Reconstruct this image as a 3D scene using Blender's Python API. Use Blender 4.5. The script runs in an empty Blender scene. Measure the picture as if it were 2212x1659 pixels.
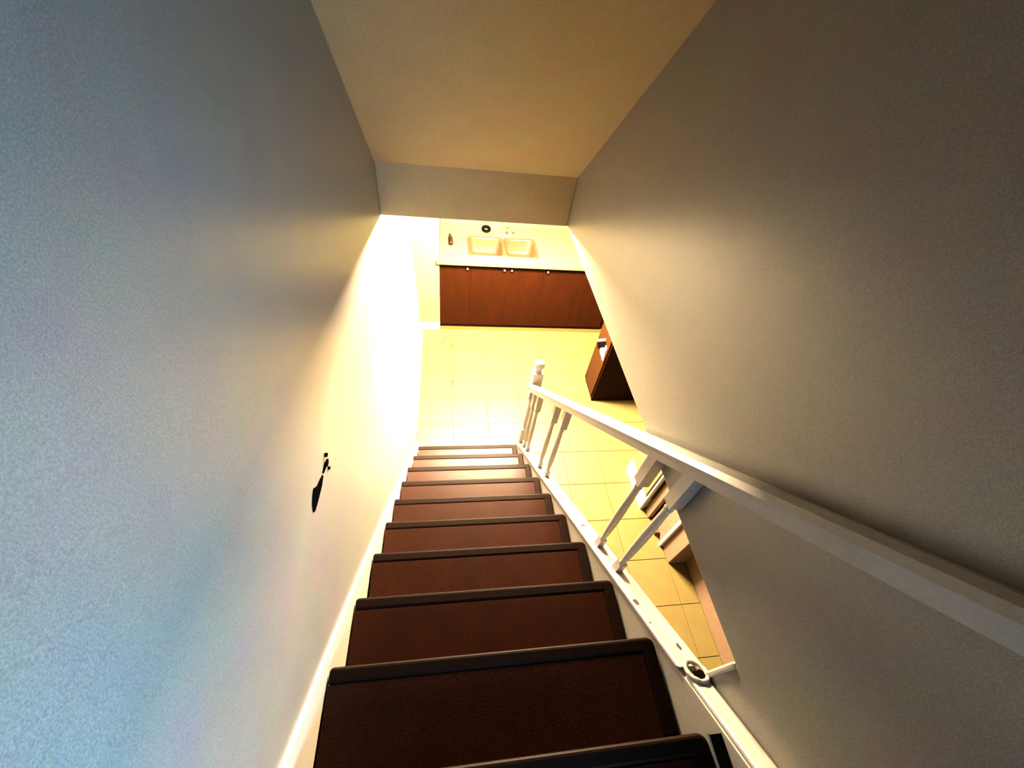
import bpy, bmesh, math, random
from mathutils import Vector, Matrix
random.seed(4)
sc = bpy.context.scene
COL = sc.collection

# ------------------------------------------------------------------ camera
cam_d = bpy.data.cameras.new('camera'); cam = bpy.data.objects.new('camera', cam_d); COL.objects.link(cam)
cam_d.sensor_width = 36.0; cam_d.lens = 14.758; cam_d.clip_start = 0.01; cam_d.clip_end = 60
_p, _y, _r = math.radians(47.08583), math.radians(13.02517), math.radians(9.72456)
_f = Vector((math.sin(_y)*math.cos(_p), math.cos(_y)*math.cos(_p), -math.sin(_p)))
_a = Vector((math.cos(_y), -math.sin(_y), 0)); _b = _a.cross(_f)
_R = _a*math.cos(_r) + _b*math.sin(_r); _U = -_a*math.sin(_r) + _b*math.cos(_r)
cam.matrix_world = Matrix(((_R.x, _U.x, -_f.x, 0), (_R.y, _U.y, -_f.y, 0), (_R.z, _U.z, -_f.z, 3.26), (0, 0, 0, 1)))
sc.camera = cam

# ------------------------------------------------------------------ world, light, exposure
w = bpy.data.worlds.new('world'); sc.world = w; w.use_nodes = True
w.node_tree.nodes['Background'].inputs[0].default_value = (0.5, 0.6, 0.75, 1)
w.node_tree.nodes['Background'].inputs[1].default_value = 0.02
sc.view_settings.view_transform = 'Standard'; sc.view_settings.look = 'None'
sc.view_settings.gamma = 1.0; sc.view_settings.exposure = 0.0; sc.view_settings.use_curve_mapping = False
LAMP = 2900.0                 # kitchen fixture, radiance of its diffuser
WARM = (1.0, 0.74, 0.43)
DAY = 66.0                    # daylight arriving over the upper landing, W
def area(name, loc, target, sx, sy, power, colour):
    d = bpy.data.lights.new(name, 'AREA'); d.shape = 'RECTANGLE'; d.size = sx; d.size_y = sy
    d.energy = power; d.color = colour
    o = bpy.data.objects.new(name, d); COL.objects.link(o); o.location = loc
    o.rotation_euler = (Vector(target) - Vector(loc)).to_track_quat('-Z', 'Y').to_euler()
    return o
area('landing_daylight', (0.58, -0.95, 3.05), (-0.345, 0.02, 2.42), 0.45, 0.6, DAY, (0.35, 0.66, 1.0)).data.spread = math.radians(86)

# ------------------------------------------------------------------ materials
def mat(name, col, rough=0.6, spec=0.3, metal=0.0, var=0.0, vscale=200.0, bump=0.0, bscale=300.0, var2=0.0, v2scale=4.0, chroma=0.0, coord='Object', stretch=None, coat=0.0):
    m = bpy.data.materials.new(name); m.use_nodes = True
    nt = m.node_tree; N = nt.nodes; L = nt.links; b = N['Principled BSDF']
    b.inputs['Base Color'].default_value = (*col, 1); b.inputs['Roughness'].default_value = rough
    b.inputs['Specular IOR Level'].default_value = spec; b.inputs['Metallic'].default_value = metal
    b.inputs['Coat Weight'].default_value = coat; b.inputs['Coat Roughness'].default_value = 0.12
    tc = N.new('ShaderNodeTexCoord'); src = tc.outputs[coord]
    if stretch:
        mp = N.new('ShaderNodeMapping'); mp.inputs['Scale'].default_value = stretch; L.new(src, mp.inputs['Vector']); src = mp.outputs[0]
    cur = None
    for amt, s, det in ((var, vscale, 2), (var2, v2scale, 3)):
        if amt <= 0: continue
        n = N.new('ShaderNodeTexNoise'); n.inputs['Scale'].default_value = s; n.inputs['Detail'].default_value = det
        L.new(src, n.inputs['Vector'])
        r = N.new('ShaderNodeMapRange'); r.inputs['From Min'].default_value = 0.3; r.inputs['From Max'].default_value = 0.7
        r.inputs['To Min'].default_value = 1-amt; r.inputs['To Max'].default_value = 1+amt
        L.new(n.outputs['Fac'], r.inputs['Value'])
        h = N.new('ShaderNodeVectorMath'); h.operation = 'SCALE'
        if cur is None: h.inputs[0].default_value = col
        else: L.new(cur, h.inputs[0])
        L.new(r.outputs[0], h.inputs['Scale']); cur = h.outputs[0]
    if chroma > 0:          # coloured noise put into the base colour, imitating camera grain and blotches
        n = N.new('ShaderNodeTexNoise'); n.inputs['Scale'].default_value = 9.0; n.inputs['Detail'].default_value = 2; L.new(src, n.inputs['Vector'])
        n2 = N.new('ShaderNodeTexNoise'); n2.inputs['Scale'].default_value = vscale*0.8; n2.inputs['Detail'].default_value = 1; L.new(src, n2.inputs['Vector'])
        a1 = N.new('ShaderNodeVectorMath'); a1.operation = 'MULTIPLY_ADD'; L.new(n.outputs['Color'], a1.inputs[0])
        a1.inputs[1].default_value = (chroma*2,)*3; a1.inputs[2].default_value = (1-chroma*2,)*3
        a2 = N.new('ShaderNodeVectorMath'); a2.operation = 'MULTIPLY_ADD'; L.new(n2.outputs['Color'], a2.inputs[0])
        a2.inputs[1].default_value = (chroma*2,)*3; L.new(a1.outputs[0], a2.inputs[2])
        a3 = N.new('ShaderNodeVectorMath'); a3.operation = 'MULTIPLY'; L.new(cur, a3.inputs[0]); L.new(a2.outputs[0], a3.inputs[1]); cur = a3.outputs[0]
    if cur is not None: L.new(cur, b.inputs['Base Color'])
    if bump > 0:
        n = N.new('ShaderNodeTexNoise'); n.inputs['Scale'].default_value = bscale; n.inputs['Detail'].default_value = 2
        L.new(tc.outputs[coord], n.inputs['Vector'])
        bp = N.new('ShaderNodeBump'); bp.inputs['Strength'].default_value = bump; bp.inputs['Distance'].default_value = 0.002
        L.new(n.outputs['Fac'], bp.inputs['Height']); L.new(bp.outputs[0], b.inputs['Normal'])
    return m
def emit(name, col, s):
    m = bpy.data.materials.new(name); m.use_nodes = True; N = m.node_tree.nodes
    b = N['Principled BSDF']; b.inputs['Base Color'].default_value = (0.9, 0.9, 0.85, 1)
    b.inputs['Emission Color'].default_value = (*col, 1); b.inputs['Emission Strength'].default_value = s
    return m
M = dict(
    wall=mat('wall_paint', (0.152, 0.140, 0.121), 0.36, 0.75, chroma=0.16, var=0.26, vscale=420, bump=0.10, bscale=220),  # fine and coloured noise in this paint imitates camera grain
    kwall=mat('kitchen_paint', (0.090, 0.079, 0.038), 0.7, 0.2, var=0.03, vscale=60),
    ceil=mat('ceiling_paint', (0.27, 0.21, 0.115), 0.85, 0.1, chroma=0.12, var=0.26, vscale=420, bump=0.15, bscale=220),  # same imitated camera grain as on the walls
    white=mat('white_gloss_paint', (0.304, 0.2812, 0.2508), 0.38, 0.4, var=0.06, vscale=120, var2=0.06, v2scale=14),
    skirt=mat('skirt_paint', (0.3648, 0.342, 0.304), 0.35, 0.5, var=0.04, vscale=90),
    tile=mat('ceramic_tile', (0.080, 0.059, 0.019), 0.4, 0.25, var=0.05, vscale=90, var2=0.08, v2scale=9),
    grout=mat('grout', (0.045, 0.028, 0.006), 0.9, 0.1),
    tread=mat('tread_wood', (0.0118, 0.0023, 0.0004), 0.37, 0.08, var=0.30, vscale=150, bump=0.25, bscale=220, var2=0.15, v2scale=10),
    nose=mat('tread_nosing', (0.0045, 0.0015, 0.0007), 0.5, 0.03, var=0.3, vscale=150),
    riser=mat('riser_wood', (0.0228, 0.0076, 0.0038), 0.5, 0.3, var=0.2, vscale=120),
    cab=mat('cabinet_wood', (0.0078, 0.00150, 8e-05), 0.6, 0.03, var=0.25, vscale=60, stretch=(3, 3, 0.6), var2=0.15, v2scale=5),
    cab_lit=mat('end_cabinet_wood_lit', (0.01824, 0.00608, 0.00122), 0.6, 0.05, var=0.2, vscale=60),  # cabinet wood lightened: stronger light on these fronts is put into the colour
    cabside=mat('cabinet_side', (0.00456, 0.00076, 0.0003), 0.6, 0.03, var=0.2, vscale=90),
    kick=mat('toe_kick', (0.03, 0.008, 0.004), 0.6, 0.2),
    counter=mat('countertop', (0.080, 0.070, 0.032), 0.35, 0.4, var=0.05, vscale=80),
    steel=mat('steel', (0.042, 0.026, 0.012), 0.3, 0.35, metal=0.3),
    chrome=mat('chrome', (0.8, 0.8, 0.8), 0.12, 0.5, metal=1.0),
    black=mat('black_rubber', (0.0015, 0.001, 0.001), 0.8, 0.0),
    dark=mat('dark_scuff', (0.05, 0.028, 0.018), 0.8, 0.1, var=0.3, vscale=90),
    brown=mat('brown_plastic', (0.006, 0.002, 0.001), 0.5, 0.1),
    cloth=mat('white_cloth', (0.228, 0.1976, 0.1748), 0.9, 0.1, var=0.05, vscale=80),
    panel=mat('door_paint', (0.1216, 0.076, 0.0494), 0.6, 0.3, var=0.12, vscale=60),
    stain=mat('floor_stain', (0.020, 0.007, 0.001), 0.6, 0.2, var=0.2, vscale=80),
    lamp=emit('lamp_diffuser', WARM, LAMP),
)

# ------------------------------------------------------------------ mesh helpers
def bm_box(bm, x0, x1, y0, y1, z0, z1):
    vs = [bm.verts.new(c) for c in ((x0,y0,z0),(x1,y0,z0),(x1,y1,z0),(x0,y1,z0),(x0,y0,z1),(x1,y0,z1),(x1,y1,z1),(x0,y1,z1))]
    for f in ((0,3,2,1),(4,5,6,7),(0,1,5,4),(1,2,6,5),(2,3,7,6),(3,0,4,7)): bm.faces.new([vs[i] for i in f])
def bm_prism(bm, pts, axis, a, b):
    """pts: 2-D outline; extruded along axis between a and b. axis x: pts=(y,z); y: (x,z); z: (x,y)"""
    def mk(p, t): return {'x': (t, p[0], p[1]), 'y': (p[0], t, p[1]), 'z': (p[0], p[1], t)}[axis]
    A = [bm.verts.new(mk(p, a)) for p in pts]; B = [bm.verts.new(mk(p, b)) for p in pts]
    bm.faces.new(A); bm.faces.new(B[::-1])
    n = len(pts)
    for i in range(n): bm.faces.new((A[i], B[i], B[(i+1) % n], A[(i+1) % n]))
def bm_lathe(bm, prof, cx, cy, seg=16, rot=0.0):
    rings = []
    for z, r in prof:
        rings.append([bm.verts.new((cx+r*math.cos(rot+2*math.pi*i/seg), cy+r*math.sin(rot+2*math.pi*i/seg), z)) for i in range(seg)])
    for a, b in zip(rings, rings[1:]):
        for i in range(seg): bm.faces.new((a[i], a[(i+1) % seg], b[(i+1) % seg], b[i]))
    bm.faces.new(rings[0][::-1]); bm.faces.new(rings[-1])
def bm_tube(bm, pts, r, seg=10, closed=False):
    pts = [Vector(p) for p in pts]; n = len(pts); rings = []
    for i, p in enumerate(pts):
        a = pts[(i-1) % n] if closed or i > 0 else p; b = pts[(i+1) % n] if closed or i < n-1 else p
        t = (b-a).normalized(); u = t.orthogonal().normalized() if i == 0 else (u - t*u.dot(t)).normalized()
        v = t.cross(u); rr = r[i] if isinstance(r, (list, tuple)) else r
        rings.append([bm.verts.new(p + u*rr*math.cos(2*math.pi*k/seg) + v*rr*math.sin(2*math.pi*k/seg)) for k in range(seg)])
    for a, b in list(zip(rings, rings[1:])) + ([(rings[-1], rings[0])] if closed else []):
        for k in range(seg): bm.faces.new((a[k], a[(k+1) % seg], b[(k+1) % seg], b[k]))
    if not closed: bm.faces.new(rings[0][::-1]); bm.faces.new(rings[-1])
def link(name, bm, m, parent=None, bevel=0.0, smooth=False, seg=2):
    bmesh.ops.recalc_face_normals(bm, faces=bm.faces)
    me = bpy.data.meshes.new(name); bm.to_mesh(me); bm.free(); me.materials.append(M[m])
    o = bpy.data.objects.new(name, me); COL.objects.link(o)
    if parent is not None: o.parent = parent; o.matrix_parent_inverse = parent_inv(parent)
    if smooth:
        for p in me.polygons: p.use_smooth = True
    if bevel > 0:
        md = o.modifiers.new('bevel', 'BEVEL'); md.width = bevel; md.segments = seg; md.limit_method = 'ANGLE'; md.angle_limit = math.radians(35)
    return o
def parent_inv(p):
    mtx = Matrix.Translation(p.location)
    q = p.parent
    while q: mtx = Matrix.Translation(q.location) @ mtx; q = q.parent
    return mtx.inverted() if p.type == 'EMPTY' else Matrix.Identity(4)
def box(name, dims, m, parent=None, bevel=0.0):
    bm = bmesh.new(); bm_box(bm, *dims); return link(name, bm, m, parent, bevel)
def tag(o, label, cat, group=None):
    o['label'] = label; o['category'] = cat
    if group: o['group'] = group
    return o
def empty(name, loc, label, cat, group=None):
    o = bpy.data.objects.new(name, None); COL.objects.link(o); o.location = loc; o.empty_display_size = 0.1
    return tag(o, label, cat, group)
def struct(o, label=None):
    o['kind'] = 'structure'
    if label: o['label'] = label
    return o

# ------------------------------------------------------------------ key sizes (metres)
WL, WR = -0.345, 0.665          # faces of the stairwell's two long walls
H = 2.164                       # kitchen ceiling = underside of header and of the right upper wall
YH = 2.185                      # face of the header wall
RISE, RUN, Y1 = 0.21, 0.2275, 2.05
K = RISE/RUN
def nose(y): return RISE + (Y1-y)*K
TOP = 5.0; YB = -2.6

# ------------------------------------------------------------------ the setting
LEFT = [-0.236, -0.254, -0.269, -0.279, -0.285, -0.290, -0.296, -0.301, -0.304, -0.304, -0.304, -0.304, -0.304]
WY = [YB] + [Y1-k*RUN for k in range(12, -1, -1)] + [2.15, 2.8, 3.83, 4.72]
WX = [-0.319, -0.319] + [l-0.012 for l in LEFT[::-1]][1:] + [-0.262, -0.285, -0.302, -0.302]
bm = bmesh.new(); cols = []
for y, x in zip(WY, WX):       # the plaster bellies out slightly towards the foot of the wall
    zb = max(0.12, nose(y)+0.05); c = [bm.verts.new((x, y, -0.05)), bm.verts.new((x, y, zb))]
    for t in (0.15, 0.3, 0.45, 0.6, 0.75, 0.9, 1.0):
        c.append(bm.verts.new((x+(WL-x)*t*t*(3-2*t), y, zb+t*1.05)))
    c.append(bm.verts.new((WL, y, TOP+1.3))); c.append(bm.verts.new((WL-0.12, y, TOP+1.3))); c.append(bm.verts.new((WL-0.12, y, -0.05)))
    cols.append(c)
for a, b_ in zip(cols, cols[1:]):
    for i in range(len(a)): bm.faces.new((a[i], a[(i+1) % len(a)], b_[(i+1) % len(a)], b_[i]))
bm.faces.new(cols[0]); bm.faces.new(cols[-1][::-1])
o = link('wall_left', bm, 'wall')
for p in o.data.polygons: p.use_smooth = p.normal.x > 0.5
struct(o, 'pale stairwell wall on the left, cool daylight above and warm kitchen light below')
bm = bmesh.new()
bm_prism(bm, [(YB, -0.05), (0.11, -0.05), (0.11, H), (YH+0.12, H), (YH+0.12, TOP), (YB, TOP)], 'x', WR, WR+0.12)
struct(link('wall_right', bm, 'wall', bevel=0.006), 'dim stairwell wall on the right, ending above the open banister side')
struct(box('wall_header', (WL, WR, YH, YH+0.12, H, 2.95), 'ceil', bevel=0.004), 'header wall over the foot of the stairs')
bm = bmesh.new(); zc = 2.43; yt = YH-(TOP-zc)/K
bm_prism(bm, [(YH, zc), (YH, zc+0.12), (yt, TOP+0.12), (YB, TOP+0.12), (YB, TOP), (yt, TOP)], 'x', WL, WR)
struct(link('ceiling', bm, 'ceil'), 'sloped ceiling following the stairs down to the header')
struct(box('wall_back', (WL, WR, YB-0.1, YB, 2.6, TOP), 'wall'))
struct(box('floor_upper', (WL, WR, YB, Y1-13*RUN, 2.70, 2.94), 'tread'), 'upper landing floor')
# kitchen shell
struct(box('ceiling_kitchen', (WL, 2.4, YH+0.12, 4.72, H, H+0.15), 'kwall'))
struct(box('ceiling_hall', (WR+0.12, 2.4, 0.0, YH+0.12, H, H+0.15), 'kwall'))
struct(box('wall_far', (WL, 2.4, 4.62, 4.72, -0.05, H), 'kwall'), 'bright kitchen wall behind the sink counter')
struct(box('wall_stub', (WL, -0.078, 3.83, 4.62, -0.01, H), 'kwall'), 'short bright wall beside the sink cabinet')
struct(box('baseboard_far', (WL, -0.080, 3.815, 3.83, 0, 0.10), 'skirt', bevel=0.004))
struct(box('baseboard_left', (WL, -0.268, 2.09, 3.815, 0, 0.11), 'skirt', bevel=0.006), 'white baseboard along the kitchen floor left of the stairs')
struct(box('wall_side', (1.89, 2.0, -0.2, 1.03, -0.05, H), 'panel'), 'low strip of cream wall at the right edge of the kitchen floor')
bm = bmesh.new(); bm_prism(bm, [(1.74, 1.03), (2.0, 1.03), (2.0, 1.395), (1.76, 1.395), (1.76, 1.33), (1.74, 1.33)], 'z', -0.05, H)
struct(link('wall_pier', bm, 'panel', bevel=0.006), 'cream wall pier jutting out with its near side in black shade')
struct(box('wall_outer', (2.3, 2.4, -0.2, 4.62, -0.05, H), 'kwall'))
struct(box('wall_near', (WR+0.12, 2.4, -0.3, -0.2, -0.05, H), 'kwall'))
struct(box('wall_alcove', (2.12, 2.3, 1.52, 2.60, -0.05, H), 'kwall'))
# corner casings beside the doorway in the right kitchen wall
struct(box('trim_1', (1.712, 1.742, 1.165, 1.195, 0, 2.05), 'skirt', bevel=0.006), 'white vertical casing strip on the wall pier')
struct(box('trim_2', (1.735, 1.765, 1.372, 1.396, 0, 2.05), 'skirt', bevel=0.005), 'thin white casing on the near side of the brown doorway')
struct(box('trim_3', (WR-0.006, WR+0.126, 0.103, 0.118, 1.94, H), 'skirt', bevel=0.005), 'pale corner strip closing the end of the banister opening')

floor = struct(box('floor', (WL, 2.4, -0.3, 4.62, -0.06, 0.0), 'grout'), 'cream tiled kitchen floor')
TX, TY, TS, TSY = 0.062, 2.09, 0.335, 0.340
cache = {}
for i in range(-2, 8):
    for j in range(-6, 7):
        x0, x1 = TX+i*TS+0.002, TX+(i+1)*TS-0.002
        y0, y1 = TY+j*TSY+0.002, TY+(j+1)*TSY-0.002
        x0 = max(x0, -0.268); x1 = min(x1, 1.885 if y0 < 1.1 else 2.12); y0 = max(y0, 0.0); y1 = min(y1, 3.813)
        if y0 < Y1-0.02:
            x0 = max(x0, 0.68)
        if x1-x0 < 0.02 or y1-y0 < 0.02: continue
        if x0 < 0.68 and y0 < Y1: y0 = Y1
        key = (round(x1-x0, 4), round(y1-y0, 4))
        if key not in cache:
            bm = bmesh.new(); a, b_ = key
            bm_box(bm, 0, a, 0, b_, 0, 0.004)
            top = [e for e in bm.edges if all(v.co.z > 0.003 for v in e.verts)]
            bmesh.ops.bevel(bm, geom=top, offset=0.0015, segments=1, affect='EDGES')
            bmesh.ops.recalc_face_normals(bm, faces=bm.faces)
            me = bpy.data.meshes.new('tile'); bm.to_mesh(me); bm.free(); me.materials.append(M['tile']); cache[key] = me
        o = bpy.data.objects.new('tile', cache[key]); COL.objects.link(o); o.parent = floor
        o.location = (x0, y0, random.uniform(-0.0004, 0.0004))
def stain(pts):
    bm = bmesh.new(); bm_prism(bm, pts, 'z', 0.0042, 0.0052)
    o = link('tile_chip', bm, 'stain', floor); o['label'] = 'small brown chip in the tile joint'
stain([(0.062, 3.50), (0.085, 3.555), (0.062, 3.53), (0.035, 3.565)])
stain([(0.060, 2.88), (0.066, 2.975), (0.080, 2.99), (0.040, 2.99), (0.050, 2.970)])
stain([(-0.055, 3.55), (-0.02, 3.64), (-0.026, 3.643), (-0.062, 3.56)])

bl = bpy.data.objects['baseboard_left']
bm = bmesh.new(); bm_lathe(bm, [(0.0, .036), (0.03, .040), (0.05, .034), (0.062, .018), (0.066, .004)], -0.225, 2.125, 16)
o = link('end_cap', bm, 'skirt', bl, smooth=True); o['label'] = 'white rounded cap at the foot of the baseboard'
# ------------------------------------------------------------------ staircase
st = empty('staircase', (0.15, 1.0, 0), 'steep dark brown wooden staircase dropping to the kitchen floor between white side boards', 'staircase')
XR = 0.606
def tread_outline(xl, xr, yf, yb, r=0.022, n=5):
    pts = [(xl, yb), (xr, yb)]
    for c, a0 in (((xr-r, yf-r), 0), ((xl+r*0.5, yf-r*0.5), 90)):
        rr = r if a0 == 0 else r*0.5
        for k in range(n): 
            a = math.radians(a0+90*k/(n-1)); pts.append((c[0]+rr*math.cos(a), c[1]+rr*math.sin(a)))
    return pts
for k in range(1, 14):
    XR = 0.606 if k < 10 else 0.574
    z = RISE*k; yf = Y1-(k-1)*RUN; yb = yf-RUN-0.004; xl = LEFT[k-1]
    B, E = 0.040, 0.045         # nosing depth at the front, return depth at the right end
    bm = bmesh.new(); bm_prism(bm, [(xl+0.002, yb), (XR-E, yb), (XR-E, yf-B), (xl+0.002, yf-B)], 'z', z-0.034, z)
    t = link('tread', bm, 'tread', st)
    # bullnosed border: outline minus the inner rectangle
    bm = bmesh.new(); o_ = tread_outline(xl, XR, yf, yb)
    ring = o_[1:] + [(xl, yf-B), (XR-E, yf-B), (XR-E, yb)]
    bm_prism(bm, ring, 'z', z-0.036, z+0.001)
    n_ = link('nosing', bm, 'nose', t, bevel=0.009, seg=3)
    n_['label'] = 'darker rounded nosing with a return at the open end'
    link('riser', (lambda b: (bm_box(b, xl+0.004, XR-0.01, yf-0.042, yf-0.026, z-RISE+0.0005, z-0.036), b)[1])(bmesh.new()), 'riser', st)
z = RISE*10
link('stringer_shade', (lambda b: (bm_box(b, 0.579, 0.611, Y1-10*RUN, Y1-9*RUN-0.006, z-0.2, z-0.004), b)[1])(bmesh.new()), 'nose', st)['label'] = 'added dark board standing in for the shade on the side board'  # dark board added where the side board only lies in shade
link('edge_strip', (lambda b: (bm_box(b, 0.5745, 0.5785, Y1-10*RUN, Y1-9*RUN-0.004, z-0.03, z+0.003), b)[1])(bmesh.new()), 'white', st)['label'] = 'thin pale strip along the tread end'
# left skirt board: its inner face follows the tread ends, the wall stands behind it
ys = [2.10, Y1] + [Y1-(k)*RUN for k in range(1, 13)]
xs = [-0.232] + [l-0.003 for l in LEFT]
bm = bmesh.new(); secs = []
for y, x in zip(ys, xs):
    zt = nose(y)+0.055 if y < 2.08 else nose(y)+0.04
    zb = max(0.0, nose(y)-0.42)
    secs.append([bm.verts.new(c) for c in ((WL, y, zb), (x, y, zb), (x, y, zt-0.008), (x-0.008, y, zt), (max(WL, x-0.03), y, zt+0.0), (WL, y, zt+0.012))])
for a, b_ in zip(secs, secs[1:]):
    for i in range(6): bm.faces.new((a[i], a[(i+1) % 6], b_[(i+1) % 6], b_[i]))
bm.faces.new(secs[0]); bm.faces.new(secs[-1][::-1])
o = link('skirt_board', bm, 'skirt', st); o['label'] = 'white painted skirt board along the left wall'
# right stringer with closed panel below, and its cap
bm = bmesh.new(); yl, yh = Y1-12*RUN, 2.12
bm_prism(bm, [(yh, 0), (yh, nose(yh)), (yl, nose(yl)), (yl, 0)], 'x', 0.612, 0.662)
o = link('stringer', bm, 'white', st); o['label'] = 'white painted board closing the open side'
bm = bmesh.new()
bm_prism(bm, [(2.13, nose(2.13)+0.0), (2.13, nose(2.13)+0.022), (0.135, nose(0.135)+0.022), (0.135, nose(0.135))], 'x', 0.606, 0.677)
o = link('stringer_cap', bm, 'white', st, bevel=0.006); o['label'] = 'chipped white cap rail carrying the balusters'
bm = bmesh.new()
bm_prism(bm, [(0.118, nose(0.118)-0.003), (0.118, nose(0.118)+0.018), (yl, nose(yl)+0.018), (yl, nose(yl)-0.003)], 'x', 0.616, WR-0.001)
o = link('stringer_cap', bm, 'white', st, bevel=0.006); o['label'] = 'narrower upper length of the cap against the wall'
def mortise(x, y, a, b_, m='dark', h=0.0012):
    bm = bmesh.new(); n = 9
    pts = [(x+a*math.cos(2*math.pi*i/n)*random.uniform(.7, 1.1), y+b_*math.sin(2*math.pi*i/n)*random.uniform(.7, 1.1)) for i in range(n)]
    A = [bm.verts.new((px, py, nose(py)+0.0225)) for px, py in pts]; B = [bm.verts.new((px, py, nose(py)+0.0225+h)) for px, py in pts]
    bm.faces.new(A); bm.faces.new(B[::-1])
    for i in range(n): bm.faces.new((A[i], B[i], B[(i+1) % n], A[(i+1) % n]))
    o = link('baluster_scar', bm, m, st); o['label'] = 'small dark scar left by a missing baluster'
for x, y, a, b_ in ((0.634, 1.221, .010, .006), (0.634, 1.075, .012, .007), (0.637, 0.787, .013, .007), (0.620, 0.346, .009, .012), (0.617, 0.268, .003, .003), (0.648, 0.190, .005, .011)):
    mortise(x, y, a, b_)
# torn baluster seat at the end of the opening
bm = bmesh.new(); n = 22; cy_, cx_ = 0.122, 0.642
bm_tube(bm, [(cx_+0.024*math.cos(2*math.pi*i/n), cy_+0.026*math.sin(2*math.pi*i/n), nose(cy_+0.026*math.sin(2*math.pi*i/n))+0.024+0.003*random.random()) for i in range(n)], [0.0045+0.0025*random.random() for _ in range(n)], 7, closed=True)
o = link('torn_caulk_ring', bm, 'white', st, smooth=True); o['label'] = 'ragged ring of old paint round an empty baluster seat'
bm = bmesh.new(); n = 12
pts = [(cx_+0.004+0.018*math.cos(2*math.pi*i/n)*random.uniform(.6, 1.1), cy_-0.006+0.011*math.sin(2*math.pi*i/n)*random.uniform(.6, 1.1)) for i in range(n)]
A = [bm.verts.new((px, py, nose(py)+0.020)) for px, py in pts]; B = [bm.verts.new((px, py, nose(py)+0.026)) for px, py in pts]
bm.faces.new(A); bm.faces.new(B[::-1])
for i in range(n): bm.faces.new((A[i], B[i], B[(i+1) % n], A[(i+1) % n]))
o = link('empty_seat', bm, 'black', st); o['label'] = 'dark hole of the empty baluster seat'

# ------------------------------------------------------------------ banister
rl = empty('banister', (0.64, 2.06, 0.2), 'white painted wooden banister with turned balusters, several of them missing', 'banister')
def rz(y): return 0.797-0.008*y      # rail top above the nosing line
bm = bmesh.new(); ya, yb = 2.046, -0.75; x0, x1 = 0.592, 0.658
sect = [(x0+0.008, -0.062), (x1-0.008, -0.062), (x1-0.004, -0.035), (x1, -0.018), (x1-0.012, -0.003), ((x0+x1)/2, 0.003), (x0+0.012, -0.003), (x0, -0.018), (x0+0.004, -0.035)]
A = [bm.verts.new((x, ya, nose(ya)+rz(ya)+dz*1.12)) for x, dz in sect]; B = [bm.verts.new((x, yb, nose(yb)+rz(yb)+dz*1.12)) for x, dz in sect]
bm.faces.new(A); bm.faces.new(B[::-1])
for i in range(len(sect)): bm.faces.new((A[i], B[i], B[(i+1) % 9], A[(i+1) % 9]))
o = link('handrail', bm, 'white', rl)
# newel post with ball finial
nx, ny = 0.660, 2.085
bm = bmesh.new(); s = 0.038
bm_box(bm, nx-s, nx+s, ny-s, ny+s, 0.004, 0.42)
bm_lathe(bm, [(0.42, .034), (0.44, .026), (0.47, .030), (0.52, .027), (0.75, .022), (0.78, .029), (0.80, .024), (0.82, .034)], nx, ny, 16)
bm_box(bm, nx-s, nx+s, ny-s, ny+s, 0.82, 1.10)
np_ = link('newel_post', bm, 'white', rl, bevel=0.003)
bm = bmesh.new()
prof = [(1.099, .030), (1.112, .020), (1.122, .028)] + [(1.165-0.040*math.cos(a), 0.006+0.034*math.sin(a)) for a in [math.pi*t/8 for t in range(1, 8)]] + [(1.206, .006)]
bm_lathe(bm, prof, nx, ny, 16); link('finial', bm, 'white', np_, smooth=True)
def baluster(y, x=0.640):
    zb = nose(y)+0.018; zt = nose(y)+rz(y)-0.074; h = zt-zb; s = 0.0165
    bm = bmesh.new()
    s = 0.0140
    bm_box(bm, x-s, x+s, y-s, y+s, zb-0.004, zb+0.075)
    P = [(zb+0.075, .0130), (zb+0.09, .0095), (zb+0.12, .0120), (zb+h*0.30, .0150), (zb+h*0.45, .0155), (zb+h*0.60, .0135), (zt-0.20, .0115), (zt-0.19, .0150), (zt-0.178, .0125), (zt-0.160, .0175)]
    bm_lathe(bm, P, x, y, 14)
    bm_box(bm, x-s*1.4, x+s*1.4, y-s*1.4, y+s*1.4, zt-0.160, zt+0.02)
    link('baluster', bm, 'white', rl)
for y in (1.942, 1.837, 1.500, 1.348, 0.641, 0.497): baluster(y)

# ------------------------------------------------------------------ gouge in the left wall
wl = bpy.data.objects['wall_left']
def blot(name, pts, label):
    bm = bmesh.new(); bm_prism(bm, pts, 'x', -0.345, -0.3275); o = link(name, bm, 'black', wl, bevel=0.001); o['label'] = label
blot('gouge', [(0.6208, 2.2076), (0.5997, 2.2191), (0.5759, 2.2296), (0.5568, 2.2506), (0.5415, 2.2477), (0.5205, 2.2382), (0.5071, 2.2219), (0.5157, 2.2095), (0.5358, 2.2047), (0.5634, 2.2019), (0.5921, 2.1999)], 'black elongated gouge in the plaster')
blot('chip', [(0.6714, 2.1866), (0.68, 2.1952), (0.6685, 2.1999), (0.6589, 2.2076), (0.6379, 2.2076), (0.6255, 2.2066), (0.6379, 2.2028), (0.6551, 2.1971), (0.6589, 2.1866)], 'small brown chip beside the gouge')
blot('chip', [(0.6742, 2.1637), (0.6685, 2.1732), (0.6609, 2.1694), (0.6656, 2.1598)], 'tiny brown chip beside the gouge')
blot('chip', [(0.6895, 2.2095), (0.6838, 2.2191), (0.6723, 2.2152), (0.6761, 2.2095)], 'tiny brown chip beside the gouge')

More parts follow.
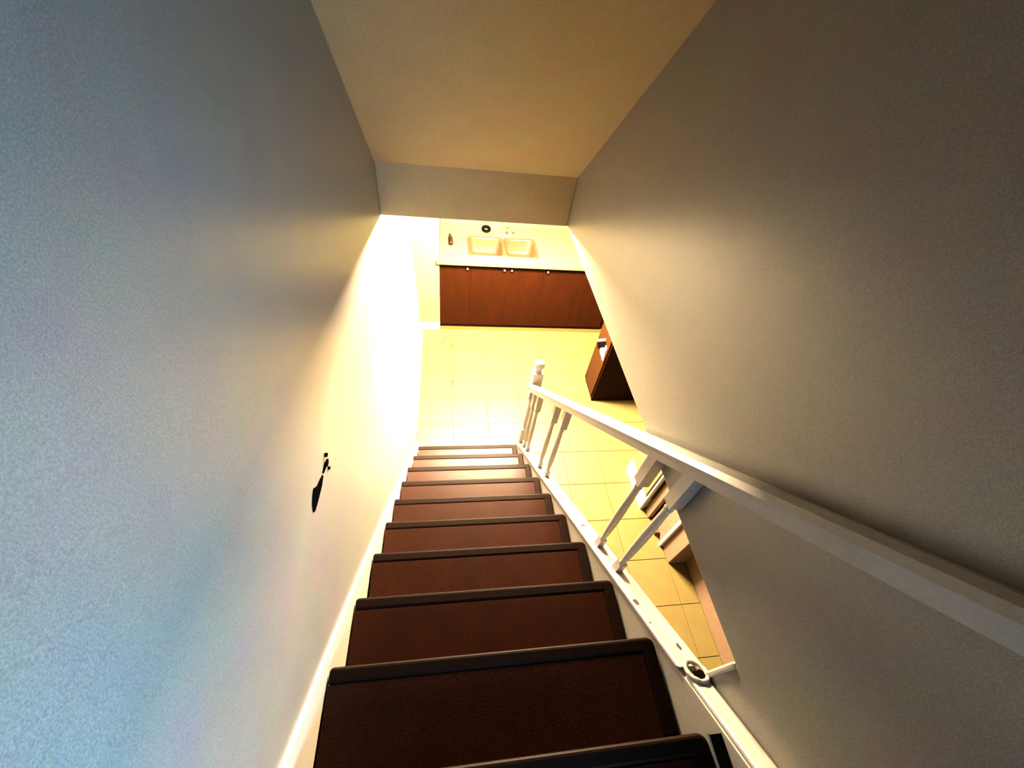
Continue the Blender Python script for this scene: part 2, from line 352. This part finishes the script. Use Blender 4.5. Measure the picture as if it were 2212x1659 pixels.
# ------------------------------------------------------------------ sink cabinet, worktop, sink, faucet
cb = empty('sink_cabinet', (0.9, 4.2, 0), 'cherry brown sink cabinet with small white knobs under the pale worktop', 'cabinet')
bm = bmesh.new(); bm_box(bm, -0.072, 2.25, 3.872, 4.615, 0.07, 0.735); bm_box(bm, -0.072, 2.25, 3.872, 3.900, 0.735, 0.868)
bm_box(bm, -0.072, 0.18, 3.900, 4.615, 0.735, 0.868); bm_box(bm, 1.01, 2.25, 3.900, 4.615, 0.735, 0.868); link('body', bm, 'cab', cb)
box('toe_kick', (-0.072, 2.25, 3.90, 4.5, 0.0, 0.07), 'kick', cb)
doors = [(-0.072, 0.248, 0.212), (0.252, 0.638, 0.601), (0.642, 1.036, 0.680), (1.040, 1.440, 1.072), (1.444, 1.86, None)]
for a, b_, kx in doors:
    d = box('door', (a-0.0012, b_+0.0012, 3.852, 3.872, 0.055, 0.862), 'cab', cb, bevel=0.001)
    if kx:
        bm = bmesh.new(); bm_lathe(bm, [(0, .006), (.012, .006), (.014, .013), (.022, .015), (.027, .010), (.029, .003)], 0, 0, 14)
        bmesh.ops.transform(bm, matrix=Matrix.Translation((kx, 3.853, 0.812)) @ Matrix.Rotation(math.radians(90), 4, 'X'), verts=bm.verts)
        kk = link('knob', bm, 'chrome', d, smooth=True); kk['label'] = 'small bright round knob'
bm = bmesh.new(); z0, z1 = 0.870, 0.910
A0, A1, B0, B1, S0, S1 = 0.225, 0.598, 0.616, 0.965, 3.940, 4.312
xl, xr, yf, yk = -0.074, 2.25, 3.828, 4.612
bm_prism(bm, [(xl-0.028, 3.800), (xr, 3.800), (xr, S0), (xl, S0), (xl, 3.829), (xl-0.028, 3.829)], 'z', z0, z1)
for d in ((xl, xr, S1, yk), (xl, A0, S0, S1), (A1, B0, S0, S1), (B1, xr, S0, S1)): bm_box(bm, *d, z0, z1)
bmesh.ops.remove_doubles(bm, verts=bm.verts, dist=1e-5)
wt = link('worktop', bm, 'counter'); tag(wt, 'long pale worktop over the brown sink cabinet', 'worktop')
wt['label'] = 'long pale worktop holding the double sink, over the brown cabinet'
box('backsplash', (xl, xr, 4.59, 4.612, 0.91, 0.99), 'counter', wt, bevel=0.004)
sk = empty('kitchen_sink', (0.6, 4.12, 0.91), 'double bowl steel sink set in the pale worktop', 'sink')
def rrect(x0, x1, y0, y1, r, z, n=5):
    out = []
    for cx, cy, a0 in ((x1-r, y1-r, 0), (x0+r, y1-r, 90), (x0+r, y0+r, 180), (x1-r, y0+r, 270)):
        for k in range(n):
            a = math.radians(a0+90*k/(n-1)); out.append((cx+r*math.cos(a), cy+r*math.sin(a), z))
    return out
for x0, x1 in ((A0, A1), (B0, B1)):
    bm = bmesh.new(); loops = []
    for inset, r, z in ((-0.012, .05, .912), (-0.010, .05, .916), (0.006, .055, .914), (0.012, .06, .900), (0.026, .065, .77), (0.045, .07, .748), (0.10, .06, .742), (0.15, .03, .740)):
        loops.append([bm.verts.new(c) for c in rrect(x0+inset, x1-inset, S0+inset, S1-inset, r, z)])
    for a, b_ in zip(loops, loops[1:]):
        n = len(a)
        for i in range(n): bm.faces.new((a[i], a[(i+1) % n], b_[(i+1) % n], b_[i]))
    bm.faces.new(loops[-1])
    bw = link('bowl', bm, 'steel', sk, smooth=True)
    bm = bmesh.new(); bm_lathe(bm, [(.7405, .040), (.744, .038), (.743, .022), (.742, .004)], (x0+x1)/2, (S0+S1)/2, 18)
    link('drain', bm, 'chrome', bw, smooth=True)
fc = empty('faucet', (0.66, 4.40, 0.91), 'chrome kitchen faucet behind the double sink', 'faucet')
bm = bmesh.new(); bm_prism(bm, [(x, y) for x, y, z in rrect(0.56, 0.78, 4.375, 4.430, .026, 0)], 'z', .911, .930); link('base_plate', bm, 'chrome', fc, bevel=0.004)
bm = bmesh.new(); bm_tube(bm, [(0.665, 4.405, .93), (0.665, 4.405, 1.02), (0.662, 4.38, 1.06), (0.655, 4.33, 1.075), (0.648, 4.26, 1.06), (0.645, 4.235, 1.035)], [.015, .013, .012, .011, .010, .010], 12); link('spout', bm, 'chrome', fc, smooth=True)
bm = bmesh.new(); bm_lathe(bm, [(.93, .014), (.96, .012), (.975, .020), (.985, .018)], 0.735, 4.405, 14); bm_tube(bm, [(0.735, 4.405, .98), (0.745, 4.46, 1.03)], [.007, .005], 8); link('handle', bm, 'chrome', fc, smooth=True)
# black ring, bottle on the worktop
bm = bmesh.new(); n = 24
bm_tube(bm, [(0.437+0.037*math.cos(2*math.pi*i/n), 4.478+0.055*math.sin(2*math.pi*i/n), 0.9275) for i in range(n)], 0.017, 8, closed=True)
tag(link('ring', bm, 'black', smooth=True), 'black ring lying behind the left bowl of the sink', 'ring')
bt = empty('bottle', (0.04, 4.20, 0.911), 'small brown bottle lying on the worktop left of the sink', 'bottle')
bm = bmesh.new(); bm_tube(bm, [(0.045, 4.10, .935), (0.043, 4.11, .935), (0.036, 4.23, .935), (0.033, 4.26, .933)], [.014, .024, .024, .012], 12); link('bottle_body', bm, 'brown', bt, smooth=True)
bm = bmesh.new(); bm_tube(bm, [(0.033, 4.26, .932), (0.030, 4.305, .932)], [.012, .011], 10); link('cap', bm, 'brown', bt, smooth=True)

# ------------------------------------------------------------------ end cabinet at the right with a draped cloth
ec = empty('end_cabinet', (1.8, 2.87, 0), 'narrow brown end cabinet with dark side panel, half hidden by the right wall', 'cabinet')
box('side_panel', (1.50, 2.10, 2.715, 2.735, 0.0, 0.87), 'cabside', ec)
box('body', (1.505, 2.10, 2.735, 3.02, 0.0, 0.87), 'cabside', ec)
d = box('door', (1.486, 1.505, 2.738, 3.02, 0.055, 0.535), 'cab_lit', ec, bevel=0.003)
bm = bmesh.new(); bm_lathe(bm, [(0, .005), (.012, .005), (.014, .012), (.022, .013), (.028, .004)], 0, 0, 12)
bmesh.ops.transform(bm, matrix=Matrix.Translation((1.487, 2.985, 0.13)) @ Matrix.Rotation(math.radians(-90), 4, 'Y'), verts=bm.verts)
link('knob', bm, 'chrome', d, smooth=True)
box('drawer', (1.486, 1.505, 2.738, 3.02, 0.54, 0.86), 'cab_lit', ec, bevel=0.003)
box('cabinet_top', (1.49, 2.10, 2.71, 3.03, 0.871, 0.905), 'counter', ec, bevel=0.004)
cl = empty('dish_towel', (1.47, 2.85, 0.6), 'small white towel with a black band hanging on the end cabinet', 'towel')
bm = bmesh.new(); bm_prism(bm, [(2.742, 0.555), (2.760, 0.70), (2.80, 0.715), (2.885, 0.60), (2.862, 0.568)], 'x', 1.474, 1.485); link('cloth', bm, 'cloth', cl, bevel=0.003)
bm = bmesh.new(); bm_prism(bm, [(2.79, 0.700), (2.835, 0.730), (2.98, 0.590), (2.93, 0.555)], 'x', 1.470, 1.485); o = link('band', bm, 'black', cl, bevel=0.003); o['label'] = 'black band across the towel'
bm = bmesh.new(); bm_prism(bm, [(2.838, 0.732), (2.865, 0.742), (3.0, 0.61), (2.98, 0.594)], 'x', 1.474, 1.485); link('towel_edge', bm, 'cloth', cl, bevel=0.003)

# ------------------------------------------------------------------ white unit and brown door slot along the right kitchen wall
wu = empty('storage_unit', (1.78, 1.7, 0), 'white storage unit with a bright plinth, seen past the upper balusters', 'cabinet')
box('plinth', (1.648, 1.915, 1.505, 1.90, 0.0, 0.16), 'skirt', wu, bevel=0.004)
box('unit_body', (1.662, 1.915, 1.512, 1.90, 0.16, 1.70), 'kwall', wu)
box('corner_post', (1.650, 1.680, 1.495, 1.511, 0.0, 1.70), 'skirt', wu, bevel=0.003)
box('door', (1.652, 1.662, 1.530, 1.712, 0.18, 1.68), 'kwall', wu, bevel=0.003)
box('door', (1.652, 1.662, 1.718, 1.890, 0.18, 1.68), 'kwall', wu, bevel=0.003)
d1 = struct(box('door_1', (1.695, 1.735, 1.408, 1.482, 0.012, 2.05), 'panel', bevel=0.006), 'narrow strip of a pinkish brown door in its dark frame')
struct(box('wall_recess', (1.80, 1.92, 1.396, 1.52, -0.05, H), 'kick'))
box('foot_block', (1.700, 1.735, 1.262, 1.300, 0.0, 0.05), 'dark', bpy.data.objects['wall_pier'], bevel=0.004)['label'] = 'small dark block at the foot of the wall'  # low dark block against the foot of the pier

# ------------------------------------------------------------------ kitchen ceiling light (behind the header)
lt = empty('ceiling_light', (0.50, 2.95, H), 'box shaped kitchen ceiling light behind the header', 'lamp')
box('frame', (0.08, 0.92, 2.80, 3.10, H-0.03, H-0.001), 'white', lt)
box('diffuser', (0.10, 0.90, 2.82, 3.08, H-0.145, H-0.03), 'lamp', lt, bevel=0.01)
